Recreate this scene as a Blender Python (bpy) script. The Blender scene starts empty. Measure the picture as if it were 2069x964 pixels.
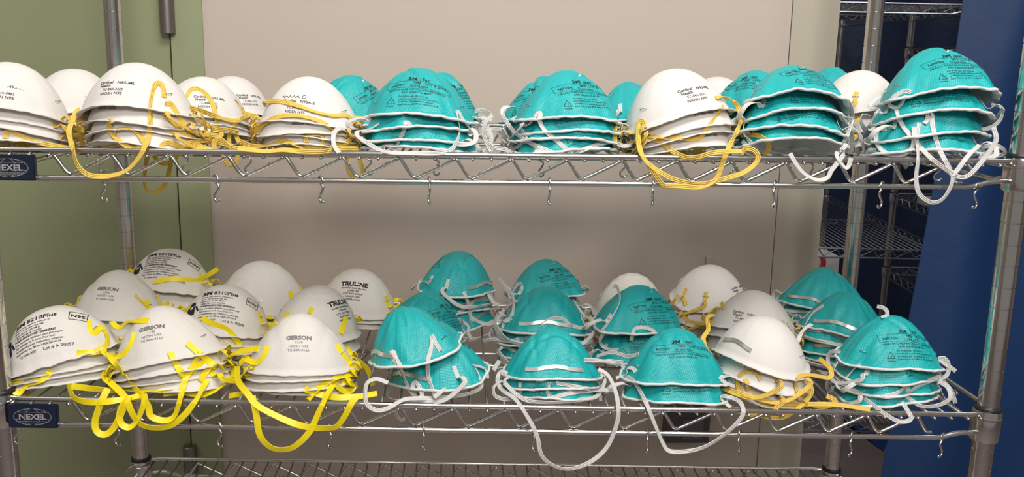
import bpy, bmesh, math, random
from mathutils import Vector, Matrix, noise
from mathutils.bvhtree import BVHTree
PI = math.pi; rad = math.radians
S = bpy.context.scene; COL = S.collection
random.seed(11)
ZOFF = 1050.0          # height in mm of the middle shelf's front rail above the floor
# ---------------------------------------------------------------- camera (solved from posts, rails and the 25.4 mm post grooves)
F_PX, PITCH, ROLL, YAW = 1845.3, 0.1983, 0.0207, 0.0571
CAM = Vector((519.1, -1008.5, 389.4))
_R = Vector((math.cos(YAW), -math.sin(YAW), 0)); _F = Vector((math.sin(YAW), math.cos(YAW), 0)); _U = Vector((0, 0, 1))
FW = _F*math.cos(PITCH)-_U*math.sin(PITCH); _U2 = _F*math.sin(PITCH)+_U*math.cos(PITCH)
RT = _R*math.cos(ROLL)+_U2*math.sin(ROLL); UP = -_R*math.sin(ROLL)+_U2*math.cos(ROLL)
cd = bpy.data.cameras.new('camera'); cam = bpy.data.objects.new('camera', cd); COL.objects.link(cam)
cd.sensor_width = 36; cd.lens = F_PX/2069*36; cd.clip_start = .02
M = Matrix.Identity(4)
for i in range(3):
    M[i][0] = RT[i]; M[i][1] = UP[i]; M[i][2] = -FW[i]
M.translation = (CAM+Vector((0, 0, ZOFF)))*.001
cam.matrix_world = M; S.camera = cam
# ---------------------------------------------------------------- world, lights, exposure
w = bpy.data.worlds.new('world'); S.world = w; w.use_nodes = True
w.node_tree.nodes['Background'].inputs[0].default_value = (.82, .77, .72, 1)
w.node_tree.nodes['Background'].inputs[1].default_value = .29
def area(name, loc, target, sx, sy, power, col):
    l = bpy.data.lights.new(name, 'AREA'); l.shape = 'RECTANGLE'; l.size = sx; l.size_y = sy; l.energy = power; l.color = col
    o = bpy.data.objects.new(name, l); COL.objects.link(o); o.location = loc
    o.rotation_euler = (Vector(target)-Vector(loc)).to_track_quat('-Z', 'Y').to_euler(); return o
area('ceiling_or_fill_light', (.80, -.78, 2.62), (.62, .05, 1.15), 1.1, .34, 24, (1, .955, .90))
area('ceiling_or_fill_light', (.95, -2.35, 2.6), (.55, .1, 1.1), 1.2, .6, 41, (1, .94, .87))  # frontal fill, added to brighten the lower masks and the wall below
area('ceiling_or_fill_light', (-.6, .0, 2.65), (.3, .3, 1.0), .6, 1.2, 5, (1, .955, .90))
area('ceiling_or_fill_light', (2.2, 1.3, 2.65), (2.2, 1.9, 0.0), .6, 1.2, 9, (.95, .97, 1))
S.view_settings.view_transform = 'Standard'; S.view_settings.look = 'None'
S.view_settings.gamma = 1; S.view_settings.use_curve_mapping = False; S.view_settings.exposure = 0.0

# ---------------------------------------------------------------- helpers (all lengths in mm)
def ray(px, py):
    return (RT*((px-1034.5)/F_PX)+UP*((482-py)/F_PX)+FW)
def at(px, py, Y):
    d = ray(px, py); return CAM+d*((Y-CAM.y)/d.y)
def at_z(px, py, Z):
    d = ray(px, py); return CAM+d*((Z-CAM.z)/d.z)
def pix(p):
    v = Vector(p)-CAM; z = v.dot(FW); return (1034.5+F_PX*v.dot(RT)/z, 482-F_PX*v.dot(UP)/z)

class MB:
    def __init__(s): s.v = []; s.f = []; s.m = []; s.uv = None
    def box(s, a, b, mi=0):
        x0, y0, z0 = a; x1, y1, z1 = b; n = len(s.v)
        s.v += [(x0,y0,z0),(x1,y0,z0),(x1,y1,z0),(x0,y1,z0),(x0,y0,z1),(x1,y0,z1),(x1,y1,z1),(x0,y1,z1)]
        for q in ((0,3,2,1),(4,5,6,7),(0,1,5,4),(1,2,6,5),(2,3,7,6),(3,0,4,7)): s.f.append(tuple(n+i for i in q)); s.m.append(mi)
    def tube(s, pts, r, k=8, mi=0, closed=False):
        pts = [Vector(p) for p in pts]; n = len(pts); base = len(s.v); nrm = None
        for i, p in enumerate(pts):
            a = pts[(i-1) % n] if (closed or i > 0) else p; b = pts[(i+1) % n] if (closed or i < n-1) else p
            t = (b-a).normalized()
            if nrm is None: nrm = t.orthogonal().normalized() if abs(t.z) > .9 else t.cross(Vector((0, 0, 1))).normalized()
            nrm = (nrm-t*nrm.dot(t)).normalized(); bn = t.cross(nrm)
            rr = r[i] if isinstance(r, (list, tuple)) else r
            for j in range(k):
                an = 2*PI*j/k; q = p+nrm*(rr*math.cos(an))+bn*(rr*math.sin(an)); s.v.append(tuple(q))
        m = n if closed else n-1
        for i in range(m):
            for j in range(k):
                a = base+i*k+j; b = base+i*k+(j+1) % k; c = base+((i+1) % n)*k+(j+1) % k; d = base+((i+1) % n)*k+j
                s.f.append((a, b, c, d)); s.m.append(mi)
        if not closed:
            s.f.append(tuple(base+j for j in range(k-1, -1, -1))); s.m.append(mi)
            s.f.append(tuple(base+(n-1)*k+j for j in range(k))); s.m.append(mi)
    def lathe(s, prof, k=24, c=(0, 0, 0), mi=0, caps=True):
        base = len(s.v); n = len(prof)
        for r, z in prof:
            for j in range(k):
                a = 2*PI*j/k; s.v.append((c[0]+r*math.cos(a), c[1]+r*math.sin(a), c[2]+z))
        for i in range(n-1):
            for j in range(k):
                s.f.append((base+i*k+j, base+i*k+(j+1) % k, base+(i+1)*k+(j+1) % k, base+(i+1)*k+j)); s.m.append(mi)
        if caps:
            s.f.append(tuple(base+j for j in range(k-1, -1, -1))); s.m.append(mi)
            s.f.append(tuple(base+(n-1)*k+j for j in range(k))); s.m.append(mi)
    def mesh(s, name, mats, smooth=True):
        me = bpy.data.meshes.new(name)
        me.from_pydata([(x*.001, y*.001, z*.001) for x, y, z in s.v], [], s.f)
        for m in (mats if isinstance(mats, (list, tuple)) else [mats]): me.materials.append(m)
        me.polygons.foreach_set('material_index', s.m)
        me.polygons.foreach_set('use_smooth', [smooth]*len(s.f))
        if s.uv:
            l = me.uv_layers.new(name='UVMap')
            for p in me.polygons:
                for li in p.loop_indices: l.data[li].uv = s.uv[me.loops[li].vertex_index]
        me.update(); return me
def sharp(me, ang=35):
    me.set_sharp_from_angle(angle=rad(ang)); return me
def obj(name, me, parent=None, loc=None, rot=None, **kw):
    o = bpy.data.objects.new(name, me); COL.objects.link(o)
    if parent: o.parent = parent
    if loc is not None: o.location = (loc[0]*.001, loc[1]*.001, (loc[2]+(0 if parent else ZOFF))*.001)
    elif not parent: o.location = (0, 0, ZOFF*.001)
    if rot is not None: o.rotation_euler = rot
    for k, v in kw.items(): o[k] = v
    return o

# ---------------------------------------------------------------- materials
def mat(name, col, rough=.5, metal=0., bump=None, var=None, spec=.5, scale=60, sheen=0., coat=0.):
    m = bpy.data.materials.new(name); m.use_nodes = True; nt = m.node_tree; b = nt.nodes['Principled BSDF']
    b.inputs['Base Color'].default_value = (*col, 1); b.inputs['Roughness'].default_value = rough
    b.inputs['Metallic'].default_value = metal; b.inputs['Specular IOR Level'].default_value = spec
    b.inputs['Sheen Weight'].default_value = sheen; b.inputs['Coat Weight'].default_value = coat
    N = nt.nodes.new; L = nt.links.new
    if bump or var:
        tc = N('ShaderNodeTexCoord'); nz = N('ShaderNodeTexNoise'); nz.inputs['Scale'].default_value = scale; nz.inputs['Detail'].default_value = 5
        L(tc.outputs['Object'], nz.inputs['Vector'])
    if var:
        cr = N('ShaderNodeMix'); cr.data_type = 'RGBA'; cr.inputs[6].default_value = (*[c*(1-var) for c in col], 1); cr.inputs[7].default_value = (*[min(1, c*(1+var)) for c in col], 1)
        n2 = N('ShaderNodeTexNoise'); n2.inputs['Scale'].default_value = scale*.12; n2.inputs['Detail'].default_value = 4
        L(tc.outputs['Object'], n2.inputs['Vector']); L(n2.outputs['Fac'], cr.inputs[0]); L(cr.outputs[2], b.inputs['Base Color'])
    if bump:
        bp = N('ShaderNodeBump'); bp.inputs['Strength'].default_value = bump[0]; bp.inputs['Distance'].default_value = bump[1]
        L(nz.outputs['Fac'], bp.inputs['Height']); L(bp.outputs['Normal'], b.inputs['Normal'])
    return m
def fabric(name, col, rough, ws, strength, dist, sheen=0., wr=3.0, wdist=.0012, weave=True):
    """non-woven cloth: fine diagonal embossing plus soft crumple"""
    m = mat(name, col, rough, sheen=sheen); nt = m.node_tree; b = nt.nodes['Principled BSDF']; N = nt.nodes.new; L = nt.links.new
    tc = N('ShaderNodeTexCoord'); mp = N('ShaderNodeMapping'); mp.inputs['Rotation'].default_value = (0, 0, rad(38)); L(tc.outputs['Object'], mp.inputs['Vector'])
    a = N('ShaderNodeTexWave'); a.inputs['Scale'].default_value = ws; a.inputs['Distortion'].default_value = 1.2; L(mp.outputs[0], a.inputs['Vector'])
    mp2 = N('ShaderNodeMapping'); mp2.inputs['Rotation'].default_value = (0, rad(20), rad(-52)); L(tc.outputs['Object'], mp2.inputs['Vector'])
    c = N('ShaderNodeTexWave'); c.inputs['Scale'].default_value = ws; c.inputs['Distortion'].default_value = 1.; L(mp2.outputs[0], c.inputs['Vector'])
    ad = N('ShaderNodeMath'); ad.operation = 'MULTIPLY'; L(a.outputs['Fac'], ad.inputs[0]); L(c.outputs['Fac'], ad.inputs[1])
    nz = N('ShaderNodeTexNoise'); nz.inputs['Scale'].default_value = 55; nz.inputs['Detail'].default_value = 6; nz.inputs['Roughness'].default_value = .55; L(tc.outputs['Object'], nz.inputs['Vector'])
    b1 = N('ShaderNodeBump'); b1.inputs['Strength'].default_value = strength; b1.inputs['Distance'].default_value = dist; L(ad.outputs[0], b1.inputs['Height'])
    b2 = N('ShaderNodeBump'); b2.inputs['Strength'].default_value = wr*.1; b2.inputs['Distance'].default_value = wdist; L(nz.outputs['Fac'], b2.inputs['Height'])
    L(b1.outputs['Normal'], b2.inputs['Normal']); L(b2.outputs['Normal'], b.inputs['Normal'])
    return m
def elastic(name, col, rough=.55, ribs=3):
    m = mat(name, col, rough); nt = m.node_tree; b = nt.nodes['Principled BSDF']; N = nt.nodes.new; L = nt.links.new
    uv = N('ShaderNodeUVMap'); sp = N('ShaderNodeSeparateXYZ'); L(uv.outputs[0], sp.inputs[0])
    mu = N('ShaderNodeMath'); mu.operation = 'MULTIPLY'; mu.inputs[1].default_value = 2*PI*ribs; L(sp.outputs[0], mu.inputs[0])
    co = N('ShaderNodeMath'); co.operation = 'COSINE'; L(mu.outputs[0], co.inputs[0])
    bp = N('ShaderNodeBump'); bp.inputs['Strength'].default_value = .6; bp.inputs['Distance'].default_value = .0006; bp.invert = True
    L(co.outputs[0], bp.inputs['Height']); L(bp.outputs['Normal'], b.inputs['Normal']); return m
TEAL = fabric('teal_nonwoven', (.007, .40, .415), .38, 190, .45, .0007, .0, 6.0, .0022)
WHITE = fabric('white_nonwoven', (.70, .675, .655), .7, 260, .12, .0003, .0, 1.2, .0008)
WHITE2 = fabric('white_moulded_felt', (.70, .675, .64), .75, 230, .3, .0005, .0, 2.5, .001)
CREAM = fabric('cream_inner_lining', (.74, .70, .62), .75, 220, .2, .0004)
LINING = mat('grey_white_lining', (.62, .64, .64), .6, bump=(.3, .0006), scale=300)
PIPING = mat('white_rim_piping', (.72, .72, .71), .6, bump=(.6, .0012), scale=260)
INK = mat('black_print_ink', (.012, .014, .018), .6)
INKG = mat('grey_print_ink', (.16, .155, .155), .6)
INKRED = mat('red_marker_ink', (.55, .02, .02), .6)
WSTRAP = elastic('white_braided_elastic', (.70, .70, .69))
YSTRAP = elastic('yellow_braided_elastic', (.80, .55, .10))
LSTRAP = elastic('pale_yellow_elastic', (.80, .66, .17))
BSTRAP = mat('bright_yellow_latex', (.86, .70, .01), .42, bump=(.15, .0004), scale=400)
ALU = mat('nose_clip_aluminium', (.72, .71, .69), .32, .85, bump=(.2, .0005), scale=120)
STEEL = mat('staple_steel', (.55, .55, .55), .35, .9)
CHROME = mat('chrome_plated_steel', (.66, .645, .63), .16, 1., bump=(.05, .0003), scale=40)
WIRE = mat('zinc_coated_wire', (.56, .545, .53), .27, 1., bump=(.15, .0004), scale=150)
BLACKP = mat('black_plastic', (.015, .015, .017), .4)
NAVY = mat('navy_badge_plastic', (.007, .013, .035), .35)
SILVER = mat('silver_badge_print', (.42, .42, .44), .4, .3)
# ---------------------------------------------------------------- room shell
def rect_wall(name, a, b, m, kind=True):
    mb = MB(); mb.box(a, b); me = mb.mesh(name, m, False); o = obj(name, me)
    if kind: o['kind'] = 'structure'
    return o
GREEN = mat('sage_green_wall_paint', (.262, .285, .165), .45, bump=(.25, .002), var=.05, scale=22)
GREEN2 = mat('sage_green_frame_paint', (.29, .325, .19), .4, bump=(.25, .002), var=.04, scale=22)
BEIGE = mat('warm_grey_wall_paint', (.50, .435, .38), .6, bump=(.12, .002), var=.05, scale=14)
BEIGE2 = mat('cream_pillar_paint', (.46, .425, .345), .5, bump=(.1, .002), var=.04, scale=14)
FLOORM = mat('mauve_floor_vinyl', (.27, .215, .205), .5, bump=(.05, .002), var=.12, scale=9)
NAVYW = mat('dark_navy_sheeting', (.010, .028, .085), .5, bump=(.3, .02), var=.2, scale=8)
DARKM = mat('hinge_dark_metal', (.22, .20, .19), .38, .8, bump=(.1, .0006), scale=60)
ZF, ZC = -ZOFF, 1650.0
YW = 575.0
XG = at(409, 20, YW).x; XS = at(346, 110, YW).x; XB = at(1600, 20, YW).x; XE = at(1697, 10, YW).x
rect_wall('floor', (-2600, -3200, ZF-40), (5200, 6200, ZF), FLOORM)
rect_wall('wall_back', (XG, YW, ZF), (XB, YW+120, ZC), BEIGE)
rect_wall('wall_green', (-2600, YW+4, ZF), (-900, YW+120, ZC), GREEN)
d = rect_wall('door_1', (-900, YW+2, ZF+8), (XS-2.2, YW+46, ZC-60), GREEN)
t = rect_wall('trim_1', (XS+2.2, YW-5, ZF), (XG, YW+120, ZC), GREEN2)
rect_wall('gap_shade_strip', (XS-2.2, YW+22, ZF), (XS+2.2, YW+60, ZC), BLACKP)  # black strip added inside the door gap to stand for its shade
rect_wall('trim_2', (XB+1.2, YW-2, ZF), (XE, YW+160, ZC), BEIGE2)
rect_wall('wall_far', (-500, 5600, ZF), (5200, 5700, ZC), NAVYW)
rect_wall('wall_left', (-2700, -3200, ZF), (-2600, YW+120, ZC), BEIGE)
rect_wall('wall_right', (5200, -3200, ZF), (5300, 5700, ZC), BEIGE)
# door hinges
def hinge(cx, ztop, zbot, nm):
    mb = MB(); r = 12
    prof = []
    segs = 3; h = (ztop-zbot)/segs
    for i in range(segs):
        a = zbot+i*h; prof += [(r-.9, a), (r, a+.8), (r, a+h-.8), (r-.9, a+h)]
    mb.lathe(prof, 20, (0, -r+1, 0))
    me = sharp(mb.mesh('hinge_barrel', DARKM)); par = obj('hinge', me, d, None)
    par.location = (cx*.001, YW*.001, 0)
    
hinge(XS, at(335, 68, YW).z+300, at(335, 68, YW).z, 0)
hz = at(403, 896, YW).z; hinge(XS, hz, hz-105, 1)
# small dark socket box low on the wall
p0 = at(1338, 868, YW); p1 = at(1424, 835, YW)
sk = rect_wall('wall_socket_box', (p0.x, YW-38, p0.z-10), (p1.x, YW, p1.z+25), mat('dark_grey_box', (.06, .06, .065), .5), False)
sk['label'] = 'dark grey electrical box on the beige wall below the middle shelf'; sk['category'] = 'electrical box'
mb = MB(); mb.box((p0.x+28, YW-40, p0.z-2), (p1.x-12, YW-38, p1.z+4)); obj('cover_plate', mb.mesh('cover_plate', mat('socket_plate', (.10, .10, .11), .4), False), sk)
mb = MB(); mb.box((p1.x-18, YW-12, p1.z+25), (p1.x-6, YW, p1.z+300)); obj('conduit', mb.mesh('conduit', BEIGE2, False), sk)

# ---------------------------------------------------------------- wire shelving
W_, D_ = 1156.7, 415.0
PER = 61.6
def smoothpath(pts, n=6):
    pts = [Vector(p) for p in pts]; out = []
    for i in range(len(pts)-1):
        a = pts[max(i-1, 0)]; b = pts[i]; c = pts[i+1]; e = pts[min(i+2, len(pts)-1)]
        for k in range(n):
            t = k/n; out.append(.5*((2*b)+(c-a)*t+(2*a-5*b+4*c-e)*t*t+(3*b-a-3*c+e)*t**3))
    out.append(pts[-1]); return out
def zig(x0, x1, ph, ztop, zbot, per, flip=False):
    P = []; x = x0
    lo, hi = zbot, ztop
    pr = [(0, 0), (.06, .06), (.22, .82), (.29, .985), (.36, .97), (.93, .12)]
    k = math.floor((x0-ph)/per)
    while ph+k*per < x1+per:
        for fx, fz in pr:
            xx = ph+(k+fx)*per
            if x0 <= xx <= x1:
                P.append((xx, hi-(hi-lo)*fz))
        k += 1
    if flip: P = [(x0+x1-a, b) for a, b in P][::-1]
    return P
def make_shelf(W, D, per=PER, phase=18., name='shelf', wired=1.55, nside=8, rr=3.2, gap=30., m1=CHROME, m2=WIRE, midtruss=True):
    """perimeter rails, zigzag trusses, deck wires; origin at the front-left post, z = top rail axis"""
    rails, trus, deck = MB(), MB(), MB(); o = 10.
    def side(p, q, nrm, ph):
        p = Vector(p); q = Vector(q); L = (q-p).length; t = (q-p)/L; n = Vector(nrm)*o
        f = lambda a, z: p+t*a+n+Vector((0, 0, z))
        e = 9.
        rails.tube([p+t*e+n*.6, f(28, 0), f(L-28, 0), p+t*(L-e)+n*.6], rr, nside)
        rails.tube(smoothpath([p+t*e+n*.6+Vector((0, 0, -gap+7)), f(26, -gap+7), f(40, -gap+6), f(62, -gap+.5), f(78, -gap)], 3)
                   + smoothpath([f(L-78, -gap), f(L-62, -gap+.5), f(L-40, -gap+6), f(L-26, -gap+7), p+t*(L-e)+n*.6+Vector((0, 0, -gap+7))], 3), rr, nside)
        z = zig(48, L-52, ph, -5., -gap+4.5, per)
        trus.tube(smoothpath([p+t*a+n*.55+Vector((0, 0, b)) for a, b in z], 3), 2.2, 6)
    side((0, 0, 0), (W, 0, 0), (0, -1, 0), phase)
    side((W, D, 0), (0, D, 0), (0, 1, 0), phase)
    side((0, D, 0), (0, 0, 0), (-1, 0, 0), 20)
    side((W, 0, 0), (W, D, 0), (1, 0, 0), 20)
    n = int((W-24)/(per/3)); off = (phase % (per/3))
    k = 0
    while off+k*per/3 < W-14:
        x = off+k*per/3; k += 1
        if x < 16: continue
        deck.tube([(x, -o-3.6, -4.9), (x, D+o+3.6, -4.9)], wired, 6)
    sup = MB()
    for yy in (([D*.5] if midtruss else [D*.33, D*.66])):
        sup.tube([(-o, yy, -9.2), (W+o, yy, -9.2)], 2.4, 6)
        if midtruss:
            sup.tube([(-o+30, yy, -27), (W+o-30, yy, -27)], 2.4, 6)
            sup.tube(smoothpath([(a, yy+2.5, b) for a, b in zig(40, W-40, phase, -10, -25, per, True)], 2), 1.9, 5)
    return (sharp(rails.mesh(name+'_rail', m1), 50), trus.mesh(name+'_truss', m1), deck.mesh(name+'_deck', m2), sup.mesh(name+'_support', m2))
def make_collar(m=CHROME):
    c = MB(); c.lathe([(13.3, 4), (16.2, 3.4), (17.0, 1), (17.4, -32), (16.6, -34.5), (13.3, -34.5)], 28)
    c.lathe([(17.1, -4), (18.0, -4.6), (18.0, -7), (17.1, -7.6)], 28, caps=False)
    b = MB(); b.lathe([(12.9, 3.5), (15.4, 3.8), (15.8, 5.5), (15.2, 8), (12.9, 8.2)], 28)
    return sharp(c.mesh('collar', m), 40), b.mesh('sleeve_ring', BLACKP)
def make_post(z0, z1, m=CHROME, r=12.7, seg=28):
    b = MB(); prof = [(r, z0)]; k = math.ceil(z0/25.4)
    while k*25.4 < z1-3:
        z = k*25.4+8; prof += [(r, z-.9), (r-.7, z-.45), (r-.7, z+.45), (r, z+.9)]; k += 1
    prof.append((r, z1)); b.lathe(prof, seg); return sharp(b.mesh('post', m), 30)
def rack(name, W, D, levels, zt, zb, label, origin=(0, 0, 0), rotz=0, loc_m1=CHROME, loc_m2=WIRE, **kw):
    root = bpy.data.objects.new(name, None); COL.objects.link(root)
    root.location = (origin[0]*.001, origin[1]*.001, (ZF+ZOFF)*.001); root.rotation_euler = (0, 0, rotz)
    root['label'] = label; root['category'] = 'wire shelving'
    pm = make_post(zb, zt, loc_m1); cm, bm = make_collar(loc_m1)
    R, T, K, G = make_shelf(W, D, m1=loc_m1, m2=loc_m2, **kw)
    for x, y in ((0, 0), (W, 0), (0, D), (W, D)): obj('post', pm, root, (x, y, ZOFF))
    out = []
    for z, tilt in levels:
        s = obj('shelf', R, root, (0, 0, z+ZOFF), (0, -math.atan2(tilt, W), 0)); out.append(s)
        obj('truss_wire', T, s); a = obj('wire_deck', K, s); a['kind'] = 'stuff'; obj('support_rail', G, s)
        for x, y in ((0, 0), (W, 0), (0, D), (W, D)): obj('collar', cm, s, (x, y, 0)); obj('sleeve_ring', bm, s, (x, y, 0))
    return root, out
LV = [(279.4, 3.5), (0, -21.5), (-275, -24.6), (-560, 0)]
rk, shelves = rack('wire_shelving', W_, D_, LV, 760, ZF+2, 'chrome wire shelving unit holding the rows of respirator masks')
def shelf_z(i, x): return LV[i][0]+LV[i][1]*x/W_-3.2

# badge plates
_font = {}
def text2d(s, size, bold=0., sx=1., align='LEFT', res=2):
    key = (s, size, bold, sx, align)
    if key in _font: return _font[key]
    c = bpy.data.curves.new('t', 'FONT'); c.body = s; c.size = size; c.offset = bold; c.resolution_u = res; c.align_x = align; c.fill_mode = 'FRONT'
    o = bpy.data.objects.new('t', c); COL.objects.link(o); dg = bpy.context.evaluated_depsgraph_get()
    me = bpy.data.meshes.new_from_object(o.evaluated_get(dg))
    r = ([(v.co.x*sx, v.co.y) for v in me.vertices], [tuple(p.vertices) for p in me.polygons])
    bpy.data.meshes.remove(me); bpy.data.objects.remove(o); bpy.data.curves.remove(c)
    _font[key] = r; return r
class Flat:
    """2-D artwork (mm): list of vertices and faces"""
    def __init__(s): s.v = []; s.f = []
    def add(s, vf, x=0, y=0, rot=0.):
        n = len(s.v); c, sn = math.cos(rot), math.sin(rot)
        s.v += [(x+a*c-b*sn, y+a*sn+b*c) for a, b in vf[0]]; s.f += [tuple(n+i for i in q) for q in vf[1]]
    def text(s, t, x, y, size, bold=0., sx=1., align='LEFT', rot=0.): s.add(text2d(t, size, bold, sx, align), x, y, rot)
    def line(s, pts, w, closed=False, step=3.):
        P = [Vector(p) for p in pts]
        if closed: P.append(P[0])
        Q = []
        for a, b in zip(P[:-1], P[1:]):
            n = max(1, int((b-a).length/step))
            for k in range(n): Q.append(a+(b-a)*k/n)
        Q.append(P[-1])
        for a, b in zip(Q[:-1], Q[1:]):
            t = (b-a).normalized(); nn = Vector((-t.y, t.x))*w/2; e = t*w*.4; n = len(s.v)
            s.v += [tuple(a-e-nn), tuple(b+e-nn), tuple(b+e+nn), tuple(a-e+nn)]; s.f.append((n, n+1, n+2, n+3))
    def ell(s, cx, cy, rx, ry, w, a0=0, a1=360, n=40):
        s.line([(cx+rx*math.cos(rad(a0+(a1-a0)*i/n)), cy+ry*math.sin(rad(a0+(a1-a0)*i/n))) for i in range(n+1)], w, step=1e9)
badge = Flat()
badge.ell(0, 0, 20.5, 9.6, .7); badge.ell(0, 0, 8.4, 9.6, .6)
badge.text('NEXEL', 0, -3.0, 9.0, .28, 1.12, 'CENTER')
badge.line([(-16, 5.6), (16, 5.6)], .6); badge.line([(-16, -5.6), (16, -5.6)], .6); badge.line([(-11, -7.6), (11, -7.6)], .4)
badge.line([(-19.5, -3.1), (-14, -3.1)], .5); badge.line([(14, -3.1), (19.5, -3.1)], .5)
def add_badge(sh, cx):
    mb = MB(); mb.box((-27, -19, -31.5), (27, -12, -4.2)); me = mb.mesh('name_plate', NAVY, False)
    bm = bmesh.new(); bm.from_mesh(me); bmesh.ops.bevel(bm, geom=bm.edges[:], offset=.0012, segments=2, affect='EDGES'); bm.to_mesh(me); bm.free()
    o = obj('name_plate', me, sh, (cx, 0, 0))
    L = MB(); L.v = [(x, -19.15, y-17.8) for x, y in badge.v]; L.f = list(badge.f); L.m = [0]*len(L.f)
    me = L.mesh('lettering', SILVER, False)
    # folded into the plate's own mesh so the plate stays one part
    bm = bmesh.new(); bm.from_mesh(o.data); nf = len(bm.faces); bm.from_mesh(me); bm.faces.ensure_lookup_table()
    for f in bm.faces[nf:]: f.material_index = 1
    bm.to_mesh(o.data); bm.free(); o.data.materials.append(SILVER)
    o['label'] = 'dark navy maker plate with silver oval lettering'
add_badge(shelves[0], at(16, 333, -19).x); add_badge(shelves[1], at(65, 831, -19).x)

# S-hooks hanging from the lower rails (each one a thing)
def hook_mesh():
    mb = MB(); P = []
    for i in range(11):                                   # upper loop over the rail
        a = rad(-20+200*i/10); P.append((0, -4.6*math.cos(a), 4.6*math.sin(a)))
    P = [(0, -y, z) for _, y, z in P][::-1]
    P += [(0, -5.2, -6), (0, -3.5, -11), (0, -.5, -14)]
    for i in range(8):
        a = rad(70-230*i/7); P.append((0, -.5+5.2*math.cos(a)-1.5, -19.5+5.2*math.sin(a)))
    mb.tube(smoothpath(P, 2), 1.35, 7); return mb.mesh('s_hook', CHROME)
HK = hook_mesh()
def hook(px, py, i, Y, zr, lab, group, rz):
    p = at(px, py, Y); x = p.x; z = LV[i][0]+LV[i][1]*x/W_-zr
    o = obj('s_hook', HK, None, (x, Y, z+.4), (0, 0, rz)); o['label'] = lab; o['category'] = 'hook'; o['group'] = group
words = ['first', 'second', 'third', 'fourth', 'fifth', 'sixth', 'seventh', 'eighth', 'ninth', 'tenth', 'eleventh']
for k, px in enumerate((207, 436, 648, 867, 1110, 1320, 1566, 1783, 1976)):
    hook(px, 370, 0, -10., 30, f'steel S-hook on upper shelf front rail, {words[k]} from the left', 'hooks on the upper front rail', rad((55, 50, 35, 12, 4, -14, -32, -48, -55)[k]))
for k, px in enumerate((32, 235, 442, 665, 855, 1078, 1310, 1495, 1723, 1906)):
    hook(px, 872, 1, -10., 30, f'steel S-hook on middle shelf front rail, {words[k]} from the left', 'hooks on the middle front rail', rad((75, 60, 48, 35, 15, 5, -20, -32, -42, -50)[k]))
for k, px in enumerate((205, 372, 500, 742, 880, 1092, 1258, 1480, 1640, 1895)):
    hook(px, 330, 0, D_*.5, 27, f'steel S-hook under the middle of upper shelf, {words[k]} from the left', 'hooks on the upper shelf inner rail', rad(random.choice((70, 100, 40, 85, 130))))

# ---------------------------------------------------------------- background racks, carton, curtains
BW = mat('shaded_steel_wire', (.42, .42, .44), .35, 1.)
r2x = at(1655, 500, 1950).x
zl2 = at(1700, 499, 1950).z
zu2 = at(1800, 8, 1950).z
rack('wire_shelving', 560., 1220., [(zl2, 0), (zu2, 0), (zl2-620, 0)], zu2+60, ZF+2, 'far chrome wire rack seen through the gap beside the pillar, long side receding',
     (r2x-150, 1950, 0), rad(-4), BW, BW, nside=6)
r3 = at(1795, 500, 2380)
zz = [at(1790, 98, 2380).z, at(1790, 392, 2380).z, at(1785, 541, 2380).z]
bx3 = r3.x-32
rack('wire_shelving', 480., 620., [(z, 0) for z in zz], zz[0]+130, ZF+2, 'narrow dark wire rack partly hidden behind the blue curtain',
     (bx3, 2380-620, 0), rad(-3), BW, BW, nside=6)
def tagobj(o, label, cat, group=None):
    o['label'] = label; o['category'] = cat
    if group: o['group'] = group
    return o
mb = MB(); mb.box((0, 0, 0), (190, 150, 75)); CW = mat('white_carton_card', (.72, .68, .68), .6)
a = at(1650, 560, 2050)
ct = tagobj(obj('carton', mb.mesh('carton', CW, False), None, (r2x-60, 2080, zl2-618+0), None), 'white carton on far rack shelf seen beside the pillar', 'carton')
ct.location.z = (at(1675, 560, 2080).z+ZOFF)*.001
# shelf under the carton
rg = MB(); rg.tube(smoothpath([(128, -3, 74), (132, -6, 50), (124, -5, 20), (130, -3, 2)], 4), 9, 8); obj('ribbon', rg.mesh('ribbon', mat('red_ribbon', (.5, .03, .03), .5)), ct)
mb = MB(); mb.box((0, 0, 0), (150, 200, 28)); bx = at(1815, 405, 2000)
tagobj(obj('box', mb.mesh('box', mat('pale_grey_card', (.45, .43, .45), .6), False), None, (bx3+12, 1960, zz[1]-2.5)), 'flat pale grey box on the narrow dark rack shelf', 'box')

BLUE = mat('blue_vinyl_curtain', (.004, .040, .150), .6, bump=(.25, .01), var=.25, scale=14)
def curtain(name, p, q, z0, z1, wav, amp, m, seed, lean=0., n=90, nz=30):
    mb = MB(); p = Vector(p); q = Vector(q); L = (q-p).length; t = (q-p)/L; nn = Vector((t.y, -t.x, 0))
    for side in (0, 1):
        for j in range(nz+1):
            fz = j/nz; z = z0+(z1-z0)*fz
            for i in range(n+1):
                u = i/n; x = u*L
                ph = noise.noise(Vector((x*.002+seed, z*.0006, seed)))*4
                d = amp*math.sin(x/wav*2*PI+ph)+amp*.5*noise.noise(Vector((x*.01, z*.0022, seed+4)))
                e = lean*(1-fz)*(1-u)
                pt = p+t*(x-e)+nn*(d+side*2.)
                mb.v.append((pt.x, pt.y, z))
    K = (n+1)*(nz+1)
    for side in (0, 1):
        for j in range(nz):
            for i in range(n):
                a = side*K+j*(n+1)+i; qd = (a, a+1, a+n+2, a+n+1)
                mb.f.append(qd if not side else qd[::-1]); mb.m.append(0)
    return obj(name, mb.mesh(name, m))
c0 = at(1931, 2, 1050); c1 = at(1797, 875, 1050)
cu = curtain('curtain', (c0.x+98, 1050, 0), (c0.x+1500, 1000, 0), ZF+25, ZC, 420, 30, BLUE, 3., lean=175)
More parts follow.
